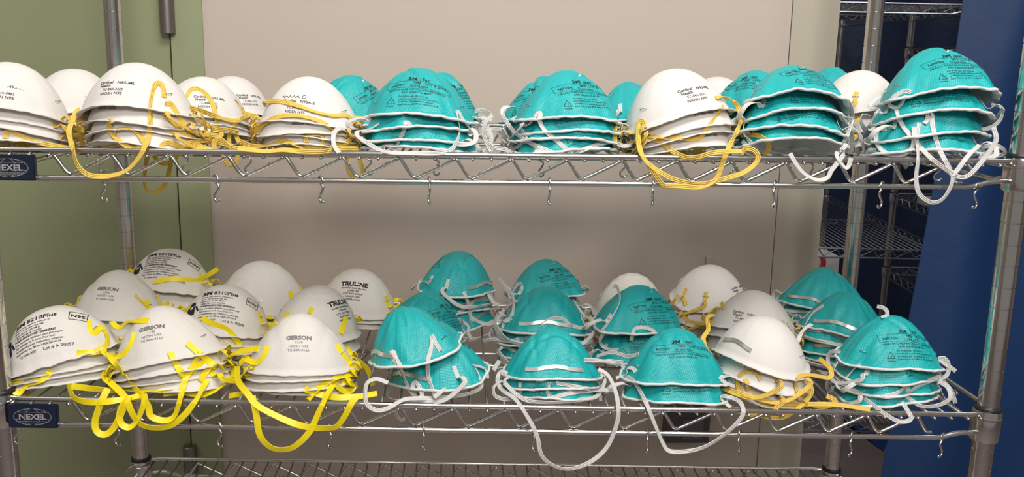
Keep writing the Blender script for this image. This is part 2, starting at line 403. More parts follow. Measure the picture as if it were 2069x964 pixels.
tagobj(cu, 'deep blue hanging curtain behind the right end of the shelving', 'curtain')
cu2 = curtain('curtain', (900, 3560, 0), (4600, 3420, 0), ZF+6, ZC, 500, 30, NAVYW, 8.)
tagobj(cu2, 'dark navy curtain hanging behind the far wire racks', 'curtain')
q = [at_z(*p, ZF) for p in ((1703, 848), (1786, 914), (1793, 889), (1716, 848))]
e0 = (q[0]-q[1]); e1 = (q[3]-q[2]); q[0] = q[1]+e0*2.2; q[3] = q[2]+e1*2.2
mb = MB(); mb.v = [(p.x, p.y, ZF+.3) for p in q]+[(p.x, p.y, ZF+1.2) for p in q]; mb.f = [(0, 1, 2, 3), (4, 7, 6, 5), (0, 4, 5, 1), (1, 5, 6, 2), (2, 6, 7, 3), (3, 7, 4, 0)]; mb.m = [0]*6
tagobj(obj('floor_tape', mb.mesh('floor_tape', mat('blue_floor_tape', (.01, .06, .22), .5), False)), 'blue stripe of tape on the mauve floor near the curtain hem', 'tape')
# ---------------------------------------------------------------- respirator masks
NT, NR = 96, 26
def prof_z(s, p, q): return max(0., 1-s**p)**q
class Kind: pass
KINDS = {}
def make_kind(key, rx, ry, H, p, q, saddle, seed, wr, mats, crease=(), flange=5., ribs=0., skew=0., narrow=0., pipe=True, wave=1.):
    """cup shell in local mm: opening down, rim near z=0, print side -y, nose clip side +y"""
    K = Kind(); K.key = key; K.H = H; K.rx = rx; K.ry = ry; outer = []
    def pt(s, t):
        c, sn = math.cos(t), math.sin(t)
        nar = 1-narrow*max(0, sn)                           # nose side narrower
        n1 = noise.noise(Vector((c*2.2+seed, sn*2.2, s*1.5)))
        n2 = noise.noise(Vector((c*5+seed, sn*5+7, s*2.2)))
        n3 = noise.noise(Vector((c*9+seed*2, sn*9, s*4)))
        x = rx*s*c*nar; y = ry*s*sn; z = H*prof_z(min(s, 1), p, q)
        e = s**3
        x += wr*(n1*3.*s+n2*1.6*e)*c; y += wr*(n1*3.*s+n2*1.6*e)*sn
        z += wr*(n2*1.5*s+n3*.9*s)*(1-.75*s**4)+saddle*(sn*sn)*s**2.5+skew*y*s*.06
        rr = math.hypot(x/rx, y/ry)
        if ribs: 
            r2 = .5+.5*math.cos(s*2*PI*5); z += ribs*r2*s*(1-s)*2
        for (an, cc, dep, wd, bow) in crease:
            u = x*math.cos(an)+y*math.sin(an); v = -x*math.sin(an)+y*math.cos(an)
            dd = (u-cc-bow*v*v*.001)/wd
            z -= 1.7*dep*math.exp(-dd*dd)*min(1, 2.2*(1.02-s)+.15)
            z += dep*1.1*math.exp(-(dd-1.6)**2)*(1-s)
        return x, y, z
    rows = []
    for i in range(NR+1):
        s = (i/NR)**.85; rows.append([pt(s, 2*PI*j/NT) for j in range(NT)])
    # flange / rim lip
    lip = []; lip2 = []
    for j in range(NT):
        t = 2*PI*j/NT; x, y, z = rows[-1][j]; c, sn = math.cos(t), math.sin(t)
        wv = wave*noise.noise(Vector((c*6+seed, sn*6, 3.)))
        lip.append((x+c*flange, y+sn*flange, z+wv*(.8 if pipe else 1.2)-flange*.12)); rows_e = (x, y, z)
    mb = MB(); rows.append(lip); n = len(rows)
    th = 1.7
    def nrm(i, j):
        if i == 0: return Vector((0, 0, 1))
        a = Vector(rows[i][(j+1) % NT])-Vector(rows[i][j-1]); b = Vector(rows[min(i+1, n-1)][j])-Vector(rows[i-1][j])
        v = a.cross(b); 
        if v.z < 0 and i < n-2: v = -v
        v = v.normalized() if v.length > 1e-6 else Vector((0, 0, 1))
        return v if v.dot(Vector((math.cos(2*PI*j/NT), math.sin(2*PI*j/NT), .3))) > 0 else -v
    for side in (0, 1):
        for i in range(n):
            for j in range(NT):
                P = Vector(rows[i][j])
                if side:
                    P = P-nrm(i, j)*th if i < n-1 else P-Vector((0, 0, th*.7))
                mb.v.append(tuple(P))
    Kk = n*NT
    for side in (0, 1):
        for i in range(n-1):
            for j in range(NT):
                a = side*Kk+i*NT+j; b = side*Kk+i*NT+(j+1) % NT; c = b+NT; d2 = a+NT
                if i == 0: qd = (a, d2, c)
                else: qd = (a, d2, c, b)
                if side: qd = qd[::-1]
                mb.f.append(qd); mb.m.append(side)
    for j in range(NT):
        a = (n-1)*NT+j; b = (n-1)*NT+(j+1) % NT; mb.f.append((a, a+Kk, b+Kk, b)); mb.m.append(0)
    K.mesh = mb.mesh('shell', mats)
    K.rim = [rows[-1][j] for j in range(NT)]
    no = Kk
    K.bvh = BVHTree.FromPolygons([Vector(v) for v in mb.v[:no]], [f for f, m in zip(mb.f, mb.m) if max(f) < no])
    K.surf = lambda s, t: pt(s, t)
    if pipe:
        r = MB(); r.tube([(x*1.0, y*1.0, z-.4) for x, y, z in K.rim], [1.6+.5*noise.noise(Vector((x*.12, y*.12, seed))) for x, y, z in K.rim], 7, closed=True)
        K.rimmesh = r.mesh('rim_binding', PIPING)
    else: K.rimmesh = None
    KINDS[key] = K; return K
def onto(K, art, e, off, rot=0., yaw=0., sc=1., lift=.28, rise=.55, m=INK, rad_=.5):
    """drape flat artwork on the shell: e = elevation of the print's normal, yaw turns it about the mask axis"""
    Rz = Matrix.Rotation(yaw, 3, 'Z')
    n = Rz @ Vector((0, -math.cos(e), math.sin(e))); U = Rz @ Vector((1, 0, 0)); V = Rz @ Vector((0, math.sin(e), math.cos(e)))
    C = Rz @ Vector((0, -K.ry*rad_, K.H*rise)); c, s = math.cos(rot), math.sin(rot); vs = []; ok = []
    for x, y in art.v:
        u, v = (x*c-y*s)*sc+off[0], (x*s+y*c)*sc+off[1]
        h = K.bvh.ray_cast(C+U*u+V*v+n*90, -n)
        if h[0] is None: vs.append((0, 0, -5)); ok.append(False)
        else: vs.append(tuple(h[0]+h[1].normalized()*(lift if h[1].dot(n) > 0 else -lift))); ok.append(True)
    mb = MB(); mb.v = vs; mb.f = [f for f in art.f if all(ok[i] for i in f)]; mb.m = [0]*len(mb.f)
    return mb.mesh('print', m, False)
def ribbon_mesh(P, Nn, width, th, m, name='strap'):
    """flat elastic band along P with face normals Nn"""
    mb = MB(); n = len(P); mb.uv = []; L = 0
    prof = [(-.5, -.5, 0), (-.5, .5, 0), (0, .5, .5), (.5, .5, 1), (.5, -.5, 1), (0, -.5, .5)]
    k = len(prof)
    for i in range(n):
        a = P[max(i-1, 0)]; b = P[min(i+1, n-1)]; t = (b-a).normalized() if (b-a).length > 1e-6 else Vector((1, 0, 0))
        if i: L += (P[i]-P[i-1]).length
        nv = Nn[i]-t*Nn[i].dot(t); nv = nv.normalized() if nv.length > 1e-4 else t.orthogonal().normalized()
        wv = t.cross(nv)
        for u, v, uu in prof: mb.v.append(tuple(P[i]+wv*(u*width)+nv*(v*th))); mb.uv.append((uu, L*.05))
    for i in range(n-1):
        for j in range(k):
            a = i*k+j; b = i*k+(j+1) % k; mb.f.append((a, b, b+k, a+k)); mb.m.append(0)
    mb.f.append(tuple(range(k-1, -1, -1))); mb.m.append(0); mb.f.append(tuple(range((n-1)*k, n*k))); mb.m.append(0)
    return sharp(mb.mesh(name, m), 32)
def resample(P, step):
    out = [P[0]]; acc = 0.
    for a, b in zip(P[:-1], P[1:]):
        L = (b-a).length
        if L < 1e-6: continue
        while acc+L >= step:
            f = (step-acc)/L; a = a+(b-a)*f; L = (b-a).length; out.append(a); acc = 0.
            if L < 1e-9: break
        acc += L
    if (out[-1]-P[-1]).length > step*.3: out.append(P[-1])
    return out
def surf_pt(K, s, tdeg, lift=1.):
    x, y, z = K.surf(s, rad(tdeg)); v = Vector((x, y, z)); return v+Vector((math.cos(rad(tdeg))*.7, math.sin(rad(tdeg))*.7, .7)).normalized()*lift
def generic_strap(K, t0, t1, back, seed, width, m, out=14., drop=-7., tab=True):
    """band stapled near the rim at angle t0, running around outside the rim on one side and stapled again at t1"""
    rnd = random.Random(seed); P = []; N = []
    a = surf_pt(K, .93, t0, 1.3); b = surf_pt(K, .93, t1, 1.3)
    ea = Vector((math.cos(rad(t0)), math.sin(rad(t0)), 0)); eb = Vector((math.cos(rad(t1)), math.sin(rad(t1)), 0))
    pts = [surf_pt(K, .80, t0, 1.2), a, a+ea*9+Vector((0, 0, 3.5)), a+ea*out+Vector((0, 0, -3))]
    sgn = 1 if back else -1
    mid = []
    for k in range(1, 6):
        f = k/6; tt = t0+((t1-t0)*f)
        rr = (1.13+.05*rnd.uniform(-1, 1)); mid.append(Vector((K.rx*rr*math.cos(rad(tt)), K.ry*rr*math.sin(rad(tt)), drop+rnd.uniform(-2., 2.5))))
    pts += mid+[b+eb*out+Vector((0, 0, -3)), b+eb*9+Vector((0, 0, 3.5)), b, surf_pt(K, .80, t1, 1.2)]
    Q = resample(smoothpath(pts, 8), 3.2); NN = []
    for i, p_ in enumerate(Q):
        r = Vector((p_.x, p_.y, 0)).normalized(); f = i/len(Q)
        NN.append((r+Vector((0, 0, .9*math.sin(f*9+seed)+.3))).normalized())
    return ribbon_mesh(Q, NN, width, .8, m)
def curl_strap(K, t0, seed, width, m, side=1):
    """short loop visible at the side of the mask between its two staples"""
    rnd = random.Random(seed); a = surf_pt(K, .92, t0, 1.3); e = Vector((math.cos(rad(t0)), math.sin(rad(t0)), 0)); g = Vector((-e.y, e.x, 0))
    ln = rnd.uniform(14, 24)
    pts = [surf_pt(K, .80, t0, 1.2), a+Vector((0, 0, 1)), a+e*8+Vector((0, 0, 5)), a+e*ln+g*4*side+Vector((0, 0, 0)), a+e*(ln+1)+g*12*side+Vector((0, 0, -9)), a+e*(ln-8)+g*22*side+Vector((0, 0, -11)), a+e*2+g*30*side+Vector((0, 0, -9))]
    Q = resample(smoothpath(pts, 8), 2.6)
    NN = [(Vector((0, 0, 1))*math.cos(i*.12+seed)+e*math.sin(i*.12+seed)+e*.3).normalized() for i in range(len(Q))]
    return ribbon_mesh(Q, NN, width, .8, m)
def clip_mesh(K, span, s, wd=5.5, m=ALU, t=90):
    P = []; N = []
    for k in range(25):
        f = k/24*2-1; tt = t+span*f; x, y, z = K.surf(s-.02*math.cos(f*PI), rad(tt))
        n = Vector((math.cos(rad(tt))*.8, math.sin(rad(tt))*.8, .75)).normalized()
        h = K.bvh.find_nearest(Vector((x, y, z))); nn = h[1] if h[1].dot(n) > 0 else -h[1]
        P.append(h[0]+nn*.9); N.append(nn)
    for _ in range(5): P = [P[0]]+[(P[i-1]+P[i]*2+P[i+1])/4 for i in range(1, 24)]+[P[-1]]; N = [(N[max(i-1, 0)]+N[i]+N[min(i+1, 24)]).normalized() for i in range(25)]
    P = [p+n*.5 for p, n in zip(P, N)]
    return ribbon_mesh(P, N, wd, .9, m, 'nose_clip')
def staple_mesh(K, t):
    p = surf_pt(K, .86, t, 0); h = K.bvh.find_nearest(p); n = h[1]
    if n.z < 0: n = -n
    g = Vector((-math.sin(rad(t)), math.cos(rad(t)), 0)); mb = MB()
    c = h[0]+n*2.1; mb.tube([c-g*4-n*2, c-g*4, c+g*4, c+g*4-n*2], .45, 5); return mb.mesh('staple', STEEL)

# artwork -------------------------------------------------------------
def art_teal(lot, para=True):
    A = Flat()
    A.text('3M', -3, 12.2, 6.2, .2, 1.25); A.text('1860', 9.5, 12.4, 5.4, .06, 1.1)
    A.text('N95', 4, 6.9, 4.6, .07); A.text('LOT '+lot, 16, 7.1, 4.4, .04, 1.05)
    A.text('NIOSH', -21, 4.4, 4.6, .08, 1.1); A.text('TC-84A-0006', 0, 2.6, 3.6, .02)
    A.line([(-25, 2.0), (-25, 11.2), (44, 11.2), (44, 1.4)], .35, False); A.line([(-25, 2.0), (44, 1.4)], .35)
    A.text('HEALTH CARE PARTICULATE RESPIRATOR', 9, -2.2, 3.3, .02, 1., 'CENTER'); A.text('AND SURGICAL MASK', 9, -6., 3.3, .02, 1., 'CENTER')
    if para:
        for k, l in enumerate(('For proper use, user must be', 'trained and comply with the instructions', 'on the box. For assistance, see your', 'supervisor or call 3M at 1-800-267-4414')):
            A.text(l, -10, -10.6-3.3*k, 2.7, .02)
        A.line([(-22, -19), (-13, -19), (-17.5, -11.2)], .6, True); A.text('1', -18.3, -18, 4., .06); A.text('Attention', -22.5, -22.6, 2.5, .02)
    return A
def art_cardinal(b, c, scribble=False):
    A = Flat(); A.text('Cardinal', -20, 6, 6, .12); A.text('Health', -17.5, .6, 6, .12); A.text(b, 6, 5.2, 5.8, .1, 1.1)
    A.text(c, -12, -5, 5., .04); A.text('NIOSH N95', -14, -11.2, 5.4, .07, 1.1)
    if scribble:
        A.line([(-24+i*2.1, 13.5+2*math.sin(i*2.3)+.12*i) for i in range(14)], .8); A.ell(10, 15, 2.4, 2.8, .8, 60, 350, 14)
    return A
def art_gerson(scr=False):
    A = Flat(); A.text('GERSON', 0, 6, 7.6, .38, 1.12, 'CENTER'); A.text('1730', 0, .3, 5., .05, 1.1, 'CENTER')
    A.text('NIOSH N95', 0, -5, 4.6, .05, 1.1, 'CENTER'); A.text('TC-84A-0160', 0, -10.4, 4.6, .05, 1.1, 'CENTER')
    if scr:
        for i in range(4): A.line([(-14+i*6.5, 17), (-12+i*6.5, 20+i % 2)], .7)
    return A
def art_8210(lot):
    A = Flat(); A.text('3M', -30, 16, 8.5, .45, 1.2); A.text('8210Plus', -15, 16, 8.0, .22, 1.1)
    L = ('Misuse may result in sickness or', 'death. For proper use, see', 'supervisor or call 3M at', '1-800-267-4414. NIOSH', 'WARNING/AVERTISSEMENT', "Une mauvaise utilisation peut provoquer", "des malaises ou la mort. Pour tout", "renseignement sur l'utilisation, consulter", 'superviseur ou 3M au 1-800-267-4414')
    for k, l in enumerate(L): A.text(l, -30, 11.6-3.6*k, 3.0 if k != 4 else 3.5, .06 if k != 4 else .14, 1.05)
    A.text('TC-84A-0007', -26, -22, 3.4, .05); A.text('Lot # A '+lot, 0, -22.5, 4.4, .06, 1.15)
    A.line([(28, 9), (42, 9), (42, 22), (28, 22)], .8, True); A.text('N95', 35, 13, 6.4, .25, 1., 'CENTER')
    A.ell(-40, 6, 1.8, 1.8, 3.2); A.line([(-40, 2), (-40, -7)], 7.5); A.line([(-45, 1), (-45, -9)], 2.6); A.line([(-35, 1), (-32, -6)], 2.4)
    return A
def art_truline():
    A = Flat(); A.text('TRULINE', 0, 7, 9, .5, 1.1, 'CENTER')
    for k, l in enumerate(('Aswell Industries, Inc.', 'AX81788', 'LOT NO. DN59', 'NIOSH N95', 'RESPIRATOR')): A.text(l, 0, 2.2-4.4*k, 3.8, .09, 1.1, 'CENTER')
    return A
cr1 = ((rad(28), -14, 1.5, 2.4, 3.), (rad(62), 26, .9, 3., -6.))
cr2 = ((rad(-30), 12, 1.4, 2.2, -4.), (rad(80), -8, .8, 3.4, 8.))
cr3 = ((rad(4), -24, 1.2, 2.6, 5.), (rad(-12), 24, 1.3, 2.4, -6.), (rad(90), 16, 1.2, 2.4, 5.))
TE = dict(rx=61., ry=51., p=1.95, q=.92, saddle=9., flange=3.0, mats=[TEAL, LINING])
def teal(key, seed, cr, H=58., wr=1.9, **k): 
    a = dict(TE); a.update(k); return make_kind(key, H=H, seed=seed, wr=wr, crease=cr, **a)
teal('tealA', 1.3, cr1); teal('tealB', 4.7, cr2, narrow=.08); teal('tealC', 8.1, cr3, H=60.); teal('tealD', 12.9, cr1[:1]+cr2[1:], wr=2.4, p=1.75)
WH = dict(rx=60., ry=53., pipe=False)
make_kind('cardA', H=60., p=2.15, q=.80, saddle=12., seed=2., wr=.35, mats=[WHITE, CREAM], flange=5., skew=.5, **WH)
make_kind('cardB', H=58., p=2.1, q=.82, saddle=12., seed=6., wr=.4, mats=[WHITE, CREAM], flange=5., **WH)
make_kind('gers', H=61., p=1.9, q=.86, saddle=7., seed=9., wr=.45, mats=[WHITE2, CREAM], flange=5.5, crease=((rad(2), -30, .7, 5, 4), (rad(-2), 30, .7, 5, -4)), **WH)
make_kind('plus', H=60., p=2.3, q=.76, saddle=5., seed=5., wr=.5, mats=[WHITE2, CREAM], flange=5.5, wave=1.8, **WH)
make_kind('ribw', H=62., p=2.2, q=.8, saddle=4., seed=15., wr=.5, mats=[WHITE2, CREAM], flange=5., ribs=1.6, **WH)
def art_on(K, art, e, off, rot=0., yaw=0., m=INK, **kw): K.prints.append(onto(K, art, e, off, rot, yaw, m=m, **kw))
for K in KINDS.values(): K.prints = []
PR = {}
def add_print(pk, key, *a, **k): PR[pk] = onto(KINDS[key], *a, **k)
ta = art_teal('B 20001'); tb = art_teal('# 28317', False); tc_ = art_teal('B 19207')
add_print('tealA', 'tealA', ta, rad(36), (-8, -3), rot=rad(-3)); add_print('tealB', 'tealB', tc_, rad(36), (-6, -2), yaw=rad(10))
add_print('tealC', 'tealC', tb, rad(38), (-8, 1)); add_print('tealD', 'tealD', ta, rad(38), (-6, -4), rot=rad(6))
ca = art_cardinal('N95-ML', 'TC-84A-3323'); cb = art_cardinal('N95A-S', 'TC-84A-5463', True); cc_ = art_cardinal('N95A-M/L', 'TC-84A-5411')
add_print('cardA', 'cardA', ca, rad(22), (0, 1), sc=.82, yaw=rad(0), rise=.45, rad_=.8); add_print('cardB', 'cardB', cb, rad(22), (0, 0), sc=.82, yaw=rad(-4), rise=.45, rad_=.8); add_print('cardC', 'cardB', cc_, rad(24), (0, 0), sc=.8, rise=.45, rad_=.8)
add_print('gers', 'gers', art_gerson(), rad(38), (0, -4), sc=.85, m=INKG); add_print('plus', 'plus', art_8210('20057'), rad(48), (0, -2)); add_print('plusB', 'plus', art_8210('19268'), rad(48), (0, -2))
add_print('ribw', 'ribw', art_truline(), rad(38), (0, -2))
STR = {}
for key, K in KINDS.items():
    white = key.startswith('teal')
    mm = WSTRAP if white else (BSTRAP if key in ('gers', 'plus', 'ribw') else YSTRAP); wd = 5.2 if white else (7.5 if mm is BSTRAP else 5.6)
    L = []
    L.append([generic_strap(K, -22, 202-360*0 if False else 202, True, 1, wd, mm), generic_strap(K, 20, 160, True, 2, wd, mm)])
    L.append([curl_strap(K, -24, 3, wd, mm, 1), curl_strap(K, 204, 4, wd, mm, -1)])
    L.append([curl_strap(K, 18, 5, wd, mm, 1), curl_strap(K, 200, 6, wd, mm, -1)])
    L.append([generic_strap(K, 18, 162, True, 7, wd, mm), curl_strap(K, -20, 8, wd, mm, -1)])
    STR[key] = L
    K.clip = clip_mesh(K, 38 if white else 26, .90 if white else .87, 4.8)
    K.st = [staple_mesh(K, t) for t in (-22, 202)]
ORD = {1: [''], 2: ['topmost', 'bottom'], 3: ['topmost', 'middle', 'bottom'], 4: ['topmost', 'second from top', 'third from top', 'bottom'],
       5: ['topmost', 'second from top', 'third from top', 'fourth from top', 'bottom']}
OWN = set()
MASKS = []     # (object, kind, matrix mm)
STACKS = {}
BOT = []
def stack(name, shelf, kinds, apex, Y, yaw, roll=0., pitch=0., sc=1., dx=0., dy=0., look='', where='', prints=None, flat=.15, lift=0., group=None, straps=None):
    """n nested masks; the top one's apex is seen at pixel `apex` at depth Y; the bottom one rests on the shelf"""
    n = len(kinds); K0 = KINDS[kinds[0]]
    def rot(f, yw): return Matrix.Rotation(-rad(pitch)*f, 3, 'X').__matmul__(Matrix.Rotation(rad(roll)*f, 3, 'Y')) @ Matrix.Rotation(rad(yw), 3, 'Z')
    A = at(apex[0], apex[1], Y); Rt = rot(1, yaw); top = A-Rt @ Vector((0, 0, K0.H*sc))
    zs = shelf_z(shelf, top.x)+.8+lift
    # lowest point of the rim of the bottom mask rests on the wires
    f0 = flat if n > 1 else 1.
    Rb = rot(f0, yaw); Kb = KINDS[kinds[-1]]; low = min((Rb @ (Vector(p)*sc)).z for p in Kb.rim)
    bot = Vector((top.x+dx, top.y+dy, zs-low)); rnd = random.Random(hash(name) % 1 + len(name)*7+int(apex[0]))
    if n > 1: gap = (top.z-bot.z)/(n-1)
    else: gap = top.z-bot.z
    BOT.append((name, round(gap, 1), round(top.x), round(top.z-zs)))
    objs = []
    for k in range(n):
        f = (k/(n-1))**.84 if n > 1 else 0
        K = KINDS[kinds[k]]; ff = 1-f; jit = 0 if k in (0,) else 1
        Rk = Matrix.Rotation(rad(jit*rnd.uniform(-2.2, 2.2)*(0 if k == n-1 else 1)), 3, 'Y') @ Matrix.Rotation(rad(jit*rnd.uniform(-3, 3)*(0 if k == n-1 else 1)), 3, 'X') @ rot(f0+(1-f0)*ff, yaw+jit*rnd.uniform(-14, 14)); pos = top.lerp(bot, f)+Vector((rnd.uniform(-2, 2)*jit, rnd.uniform(-2, 2)*jit, 0))
        if n == 1 and lift == 0 and gap < 0: pos = bot
        o = obj('respirator_mask', K.mesh, None, pos); o.rotation_euler = Rk.to_euler(); s_ = sc*(1 if k == 0 else rnd.uniform(.985, 1.015)); o.scale = (s_, s_, s_)
        lab = look[k] if isinstance(look, (list, tuple)) else look
        o['label'] = (ORD[n][k]+' '+lab+' mask '+(where if n == 1 else 'of '+where)).strip() if n > 1 else (lab+' mask '+where).strip()
        o['category'] = 'mask'; o['group'] = group or ('masks on the upper shelf' if shelf == 0 else 'masks on the middle shelf')
        if K.rimmesh: obj('rim_binding', K.rimmesh, o)
        pk = (prints[k] if prints else kinds[k])
        if pk: obj('print', PR[pk], o)
        c = obj('nose_clip', K.clip, o)
        sv = straps[k] if straps else (rnd.choice((0, 1, 2, 3)) if kinds[k].startswith('teal') else 0)
        if k == 0 and not straps: sv = None if name in OWN else sv
        if sv is not None:
            for s in STR[kinds[k]][sv]: obj('strap', s, o)
        if k < 2:
            for s in K.st: obj('staple', s, o)
        Mk = Matrix.Translation(pos) @ Rk.to_4x4() @ Matrix.Scale(s_, 4)
        MASKS.append((o, K, Mk, Mk.inverted())); objs.append(o)
    STACKS[name] = objs
    return objs

def cast(px, py):
    """nearest mask surface along the ray through a photo pixel"""
    d = ray(px, py).normalized(); best = None
    for o, K, Mk, Mi in MASKS:
        a = Mi @ CAM; b = (Mi.to_3x3() @ d); c = Vector((0, 0, 25))-a; L = b.length; bn = b/L
        if (c-bn*c.dot(bn)).length > 85: continue
        h = K.bvh.ray_cast(a, bn)
        if h[0] is None: continue
        P = Mk @ h[0]; t = (P-CAM).length
        if best is None or t < best[0]:
            n = (Mk.to_3x3() @ h[1]).normalized()
            best = (t, n if n.dot(d) < 0 else -n)
    return best
def band(owner, k, pts, lift=1.4, Y=None, wd=None, m=None, tw=0., w0=0., hangY=-19.5):
    """elastic band laid along a path; it rests on whatever masks lie under it and hangs free past the shelf edge"""
    o = STACKS[owner][k]; shelf = 0 if owner[0] == 'U' else 1
    key = [q for q in MASKS if q[0] is o][0][1].key; white = key.startswith('teal')
    mm = m or (WSTRAP if white else (BSTRAP if key in ('gers', 'plus', 'ribw') else YSTRAP)); wd = wd or (5.0 if white else (7.2 if mm is BSTRAP else 5.6))
    C = [Vector((x, y, 0)) for x, y in pts]; C = resample(smoothpath(C, 8), 5.); T = []; NN = []; Yown = None
    for c in C:
        d = ray(c.x, c.y).normalized()
        if Y is not None:
            T.append((Y-CAM.y)/d.y); NN.append(Vector((0, -1, .25))); continue
        hy = (hangY-CAM.y)/d.y; p = CAM+d*hy
        h = cast(c.x, c.y)
        if p.z < LV[shelf][0]+LV[shelf][1]*p.x/W_+3: T.append(hy); NN.append(Vector((0, -1, .25)))
        elif h and p.z < LV[shelf][0]+200: T.append(h[0]-lift); NN.append(h[1])
        else: T.append(None); NN.append(Vector((0, -1, .3)))
    good = [i for i, t in enumerate(T) if t is not None]
    if not good:
        c = STACKS[owner][k].location*1000; T = [(c.y-20-CAM.y)/ray(q.x, q.y).normalized().y for q in C]
    else:
        for i in range(len(T)):
            if T[i] is None:
                a = [g for g in good if g < i]; b = [g for g in good if g > i]
                if a and b: f = (i-a[-1])/(b[0]-a[-1]); T[i] = T[a[-1]]*(1-f)+T[b[0]]*f
                else: T[i] = T[a[-1]] if a else T[b[0]]
    n = len(T); sl = 2.6
    for i in range(1, n): T[i] = min(T[i], T[i-1]+sl*1.2)
    for i in range(n-2, -1, -1): T[i] = min(T[i], T[i+1]+sl*1.2)
    T0 = T[:]
    for _ in range(5):
        U = T[:]
        for i in range(1, n-1): U[i] = min((T[i-1]+2*T[i]+T[i+1])/4, T0[i]+.2)
        T = U
    for _ in range(4):
        NN = [(NN[max(i-1, 0)]+NN[i]*2+NN[min(i+1, n-1)]).normalized() for i in range(n)]
    P = [CAM+ray(c.x, c.y).normalized()*t for c, t in zip(C, T)]
    P = [Vector(p) for p in P]
    N2 = []
    for i, p in enumerate(P):
        t = (P[min(i+1, n-1)]-P[max(i-1, 0)]).normalized(); a = tw*math.sin(i*.11+w0)
        N2.append(Matrix.Rotation(a, 3, t) @ NN[i])
    me = ribbon_mesh(P, N2, wd, .8, mm)
    s = obj('strap', me, o); s.matrix_parent_inverse = (Matrix.LocRotScale(o.location, o.rotation_euler, o.scale)).inverted(); s.location = (0, 0, ZOFF*.001)
# ---------------------------------------------------------------- the stacks: upper shelf
OWN.update(('U1','U3','U4','U6','U8','U10','U12','U15','U18','L1','L4','L9','L10','L15','L18','L21','L24'))
T4 = ['tealA', 'tealB', 'tealC', 'tealD']; C4 = ['cardA', 'cardA', 'cardB', 'cardA']
wc = 'smooth white'; tl = 'teal'
stack('U1', 0, C4, (25, 126), 62, 18, 5, 6, 1.02, look=wc, where='the stack cut off at upper shelf left end', prints=['cardB', 'cardA', 'cardA', 'cardB'])
stack('U2', 0, ['cardA', 'cardB'], (152, 139), 225, 40, 3, 0, 1., look=wc, where='the pair behind the two leftmost upper shelf stacks', prints=[None, None])
stack('U3', 0, C4, (274, 127), 62, -14, -2, 8, 1.03, dx=8, look=wc, where='upper shelf stack before the left rear post')
stack('U4', 0, ['cardA', 'cardA', 'cardB'], (414, 155), 190, 20, 4, 2, .95, look=wc, where='mid-depth upper shelf stack before the green door frame')
stack('U5', 0, ['cardA', 'cardB'], (472, 154), 315, 42, 3, 2, .97, look=wc, where='the rear upper shelf pair beside the green door frame')
stack('U6', 0, ['cardB', 'cardB', 'cardB', 'cardB'], (625, 155), 60, -8, 2, -4, .93, look=wc, where='upper shelf stack wrapped in orange-yellow straps', prints=['cardB', 'cardB', 'cardB', 'cardC'])
stack('U7', 0, ['tealB', 'tealA'], (712, 153), 205, 62, 6, -12, .95, look=tl, where='the upper shelf pair behind the orange-strapped stack')
stack('U8', 0, T4, (850, 137), 60, -4, 2, 2, 1.02, look=tl, where='the first teal front stack on the upper shelf')
stack('U9', 0, ['tealD', 'tealC'], (898, 147), 205, 50, 8, 0, 1., look=tl, where='the pair behind the first teal upper shelf stack')
stack('U10', 0, ['tealB', 'tealA', 'tealC', 'tealD'], (1150, 143), 60, 14, 2, 3, 1.03, look=tl, where='the second teal front stack on the upper shelf')
stack('U10b', 0, ['tealD', 'tealA'], (1100, 154), 195, -40, -6, 0, 1., look=tl, where='the pair behind the second teal upper shelf stack')
stack('U11', 0, ['tealA', 'tealC', 'tealB', 'tealD'], (1262, 168), 250, 80, -10, 14, 1., look=tl, where='teal stack tucked behind the large white upper stack')
stack('U12', 0, ['cardA', 'cardA', 'cardB', 'cardB'], (1352, 140), 60, 16, -12, 4, 1.04, dx=8, look=wc, where='the large white front stack between teal ones', prints=['cardA', 'cardA', 'cardC', 'cardC'])
stack('U13', 0, ['cardA', 'cardB'], (1452, 155), 310, 60, 0, 0, 1., look=wc, where='rear upper pair behind the large white stack', prints=[None, None])
stack('U14', 0, ['tealC', 'tealA'], (1525, 142), 230, -40, -4, 4, 1., look=tl, where='the rear upper pair left of the arched teal stack')
stack('U15', 0, ['tealB', 'tealA', 'tealD', 'tealC'], (1600, 135), 70, 8, 3, 24, 1.02, dx=-2, look=tl, where='the arched-open teal front stack on the upper shelf', flat=.5)
stack('U16', 0, ['tealD', 'tealB'], (1688, 136), 320, 30, 5, 0, 1., look=tl, where='the rear upper pair before the right rear post')
stack('U17', 0, ['cardB', 'cardA', 'cardB'], (1745, 142), 200, 40, 2, 2, .98, look=wc, where='white stack between the two rightmost teal stacks', prints=['cardC', 'cardC', 'cardC'])
stack('U18', 0, ['tealB', 'tealA', 'tealC', 'tealD'], (1888, 98), 60, 0, -3, 10, 1.08, dx=-10, look=tl, where='the tall teal stack at upper shelf right end', flat=.4)
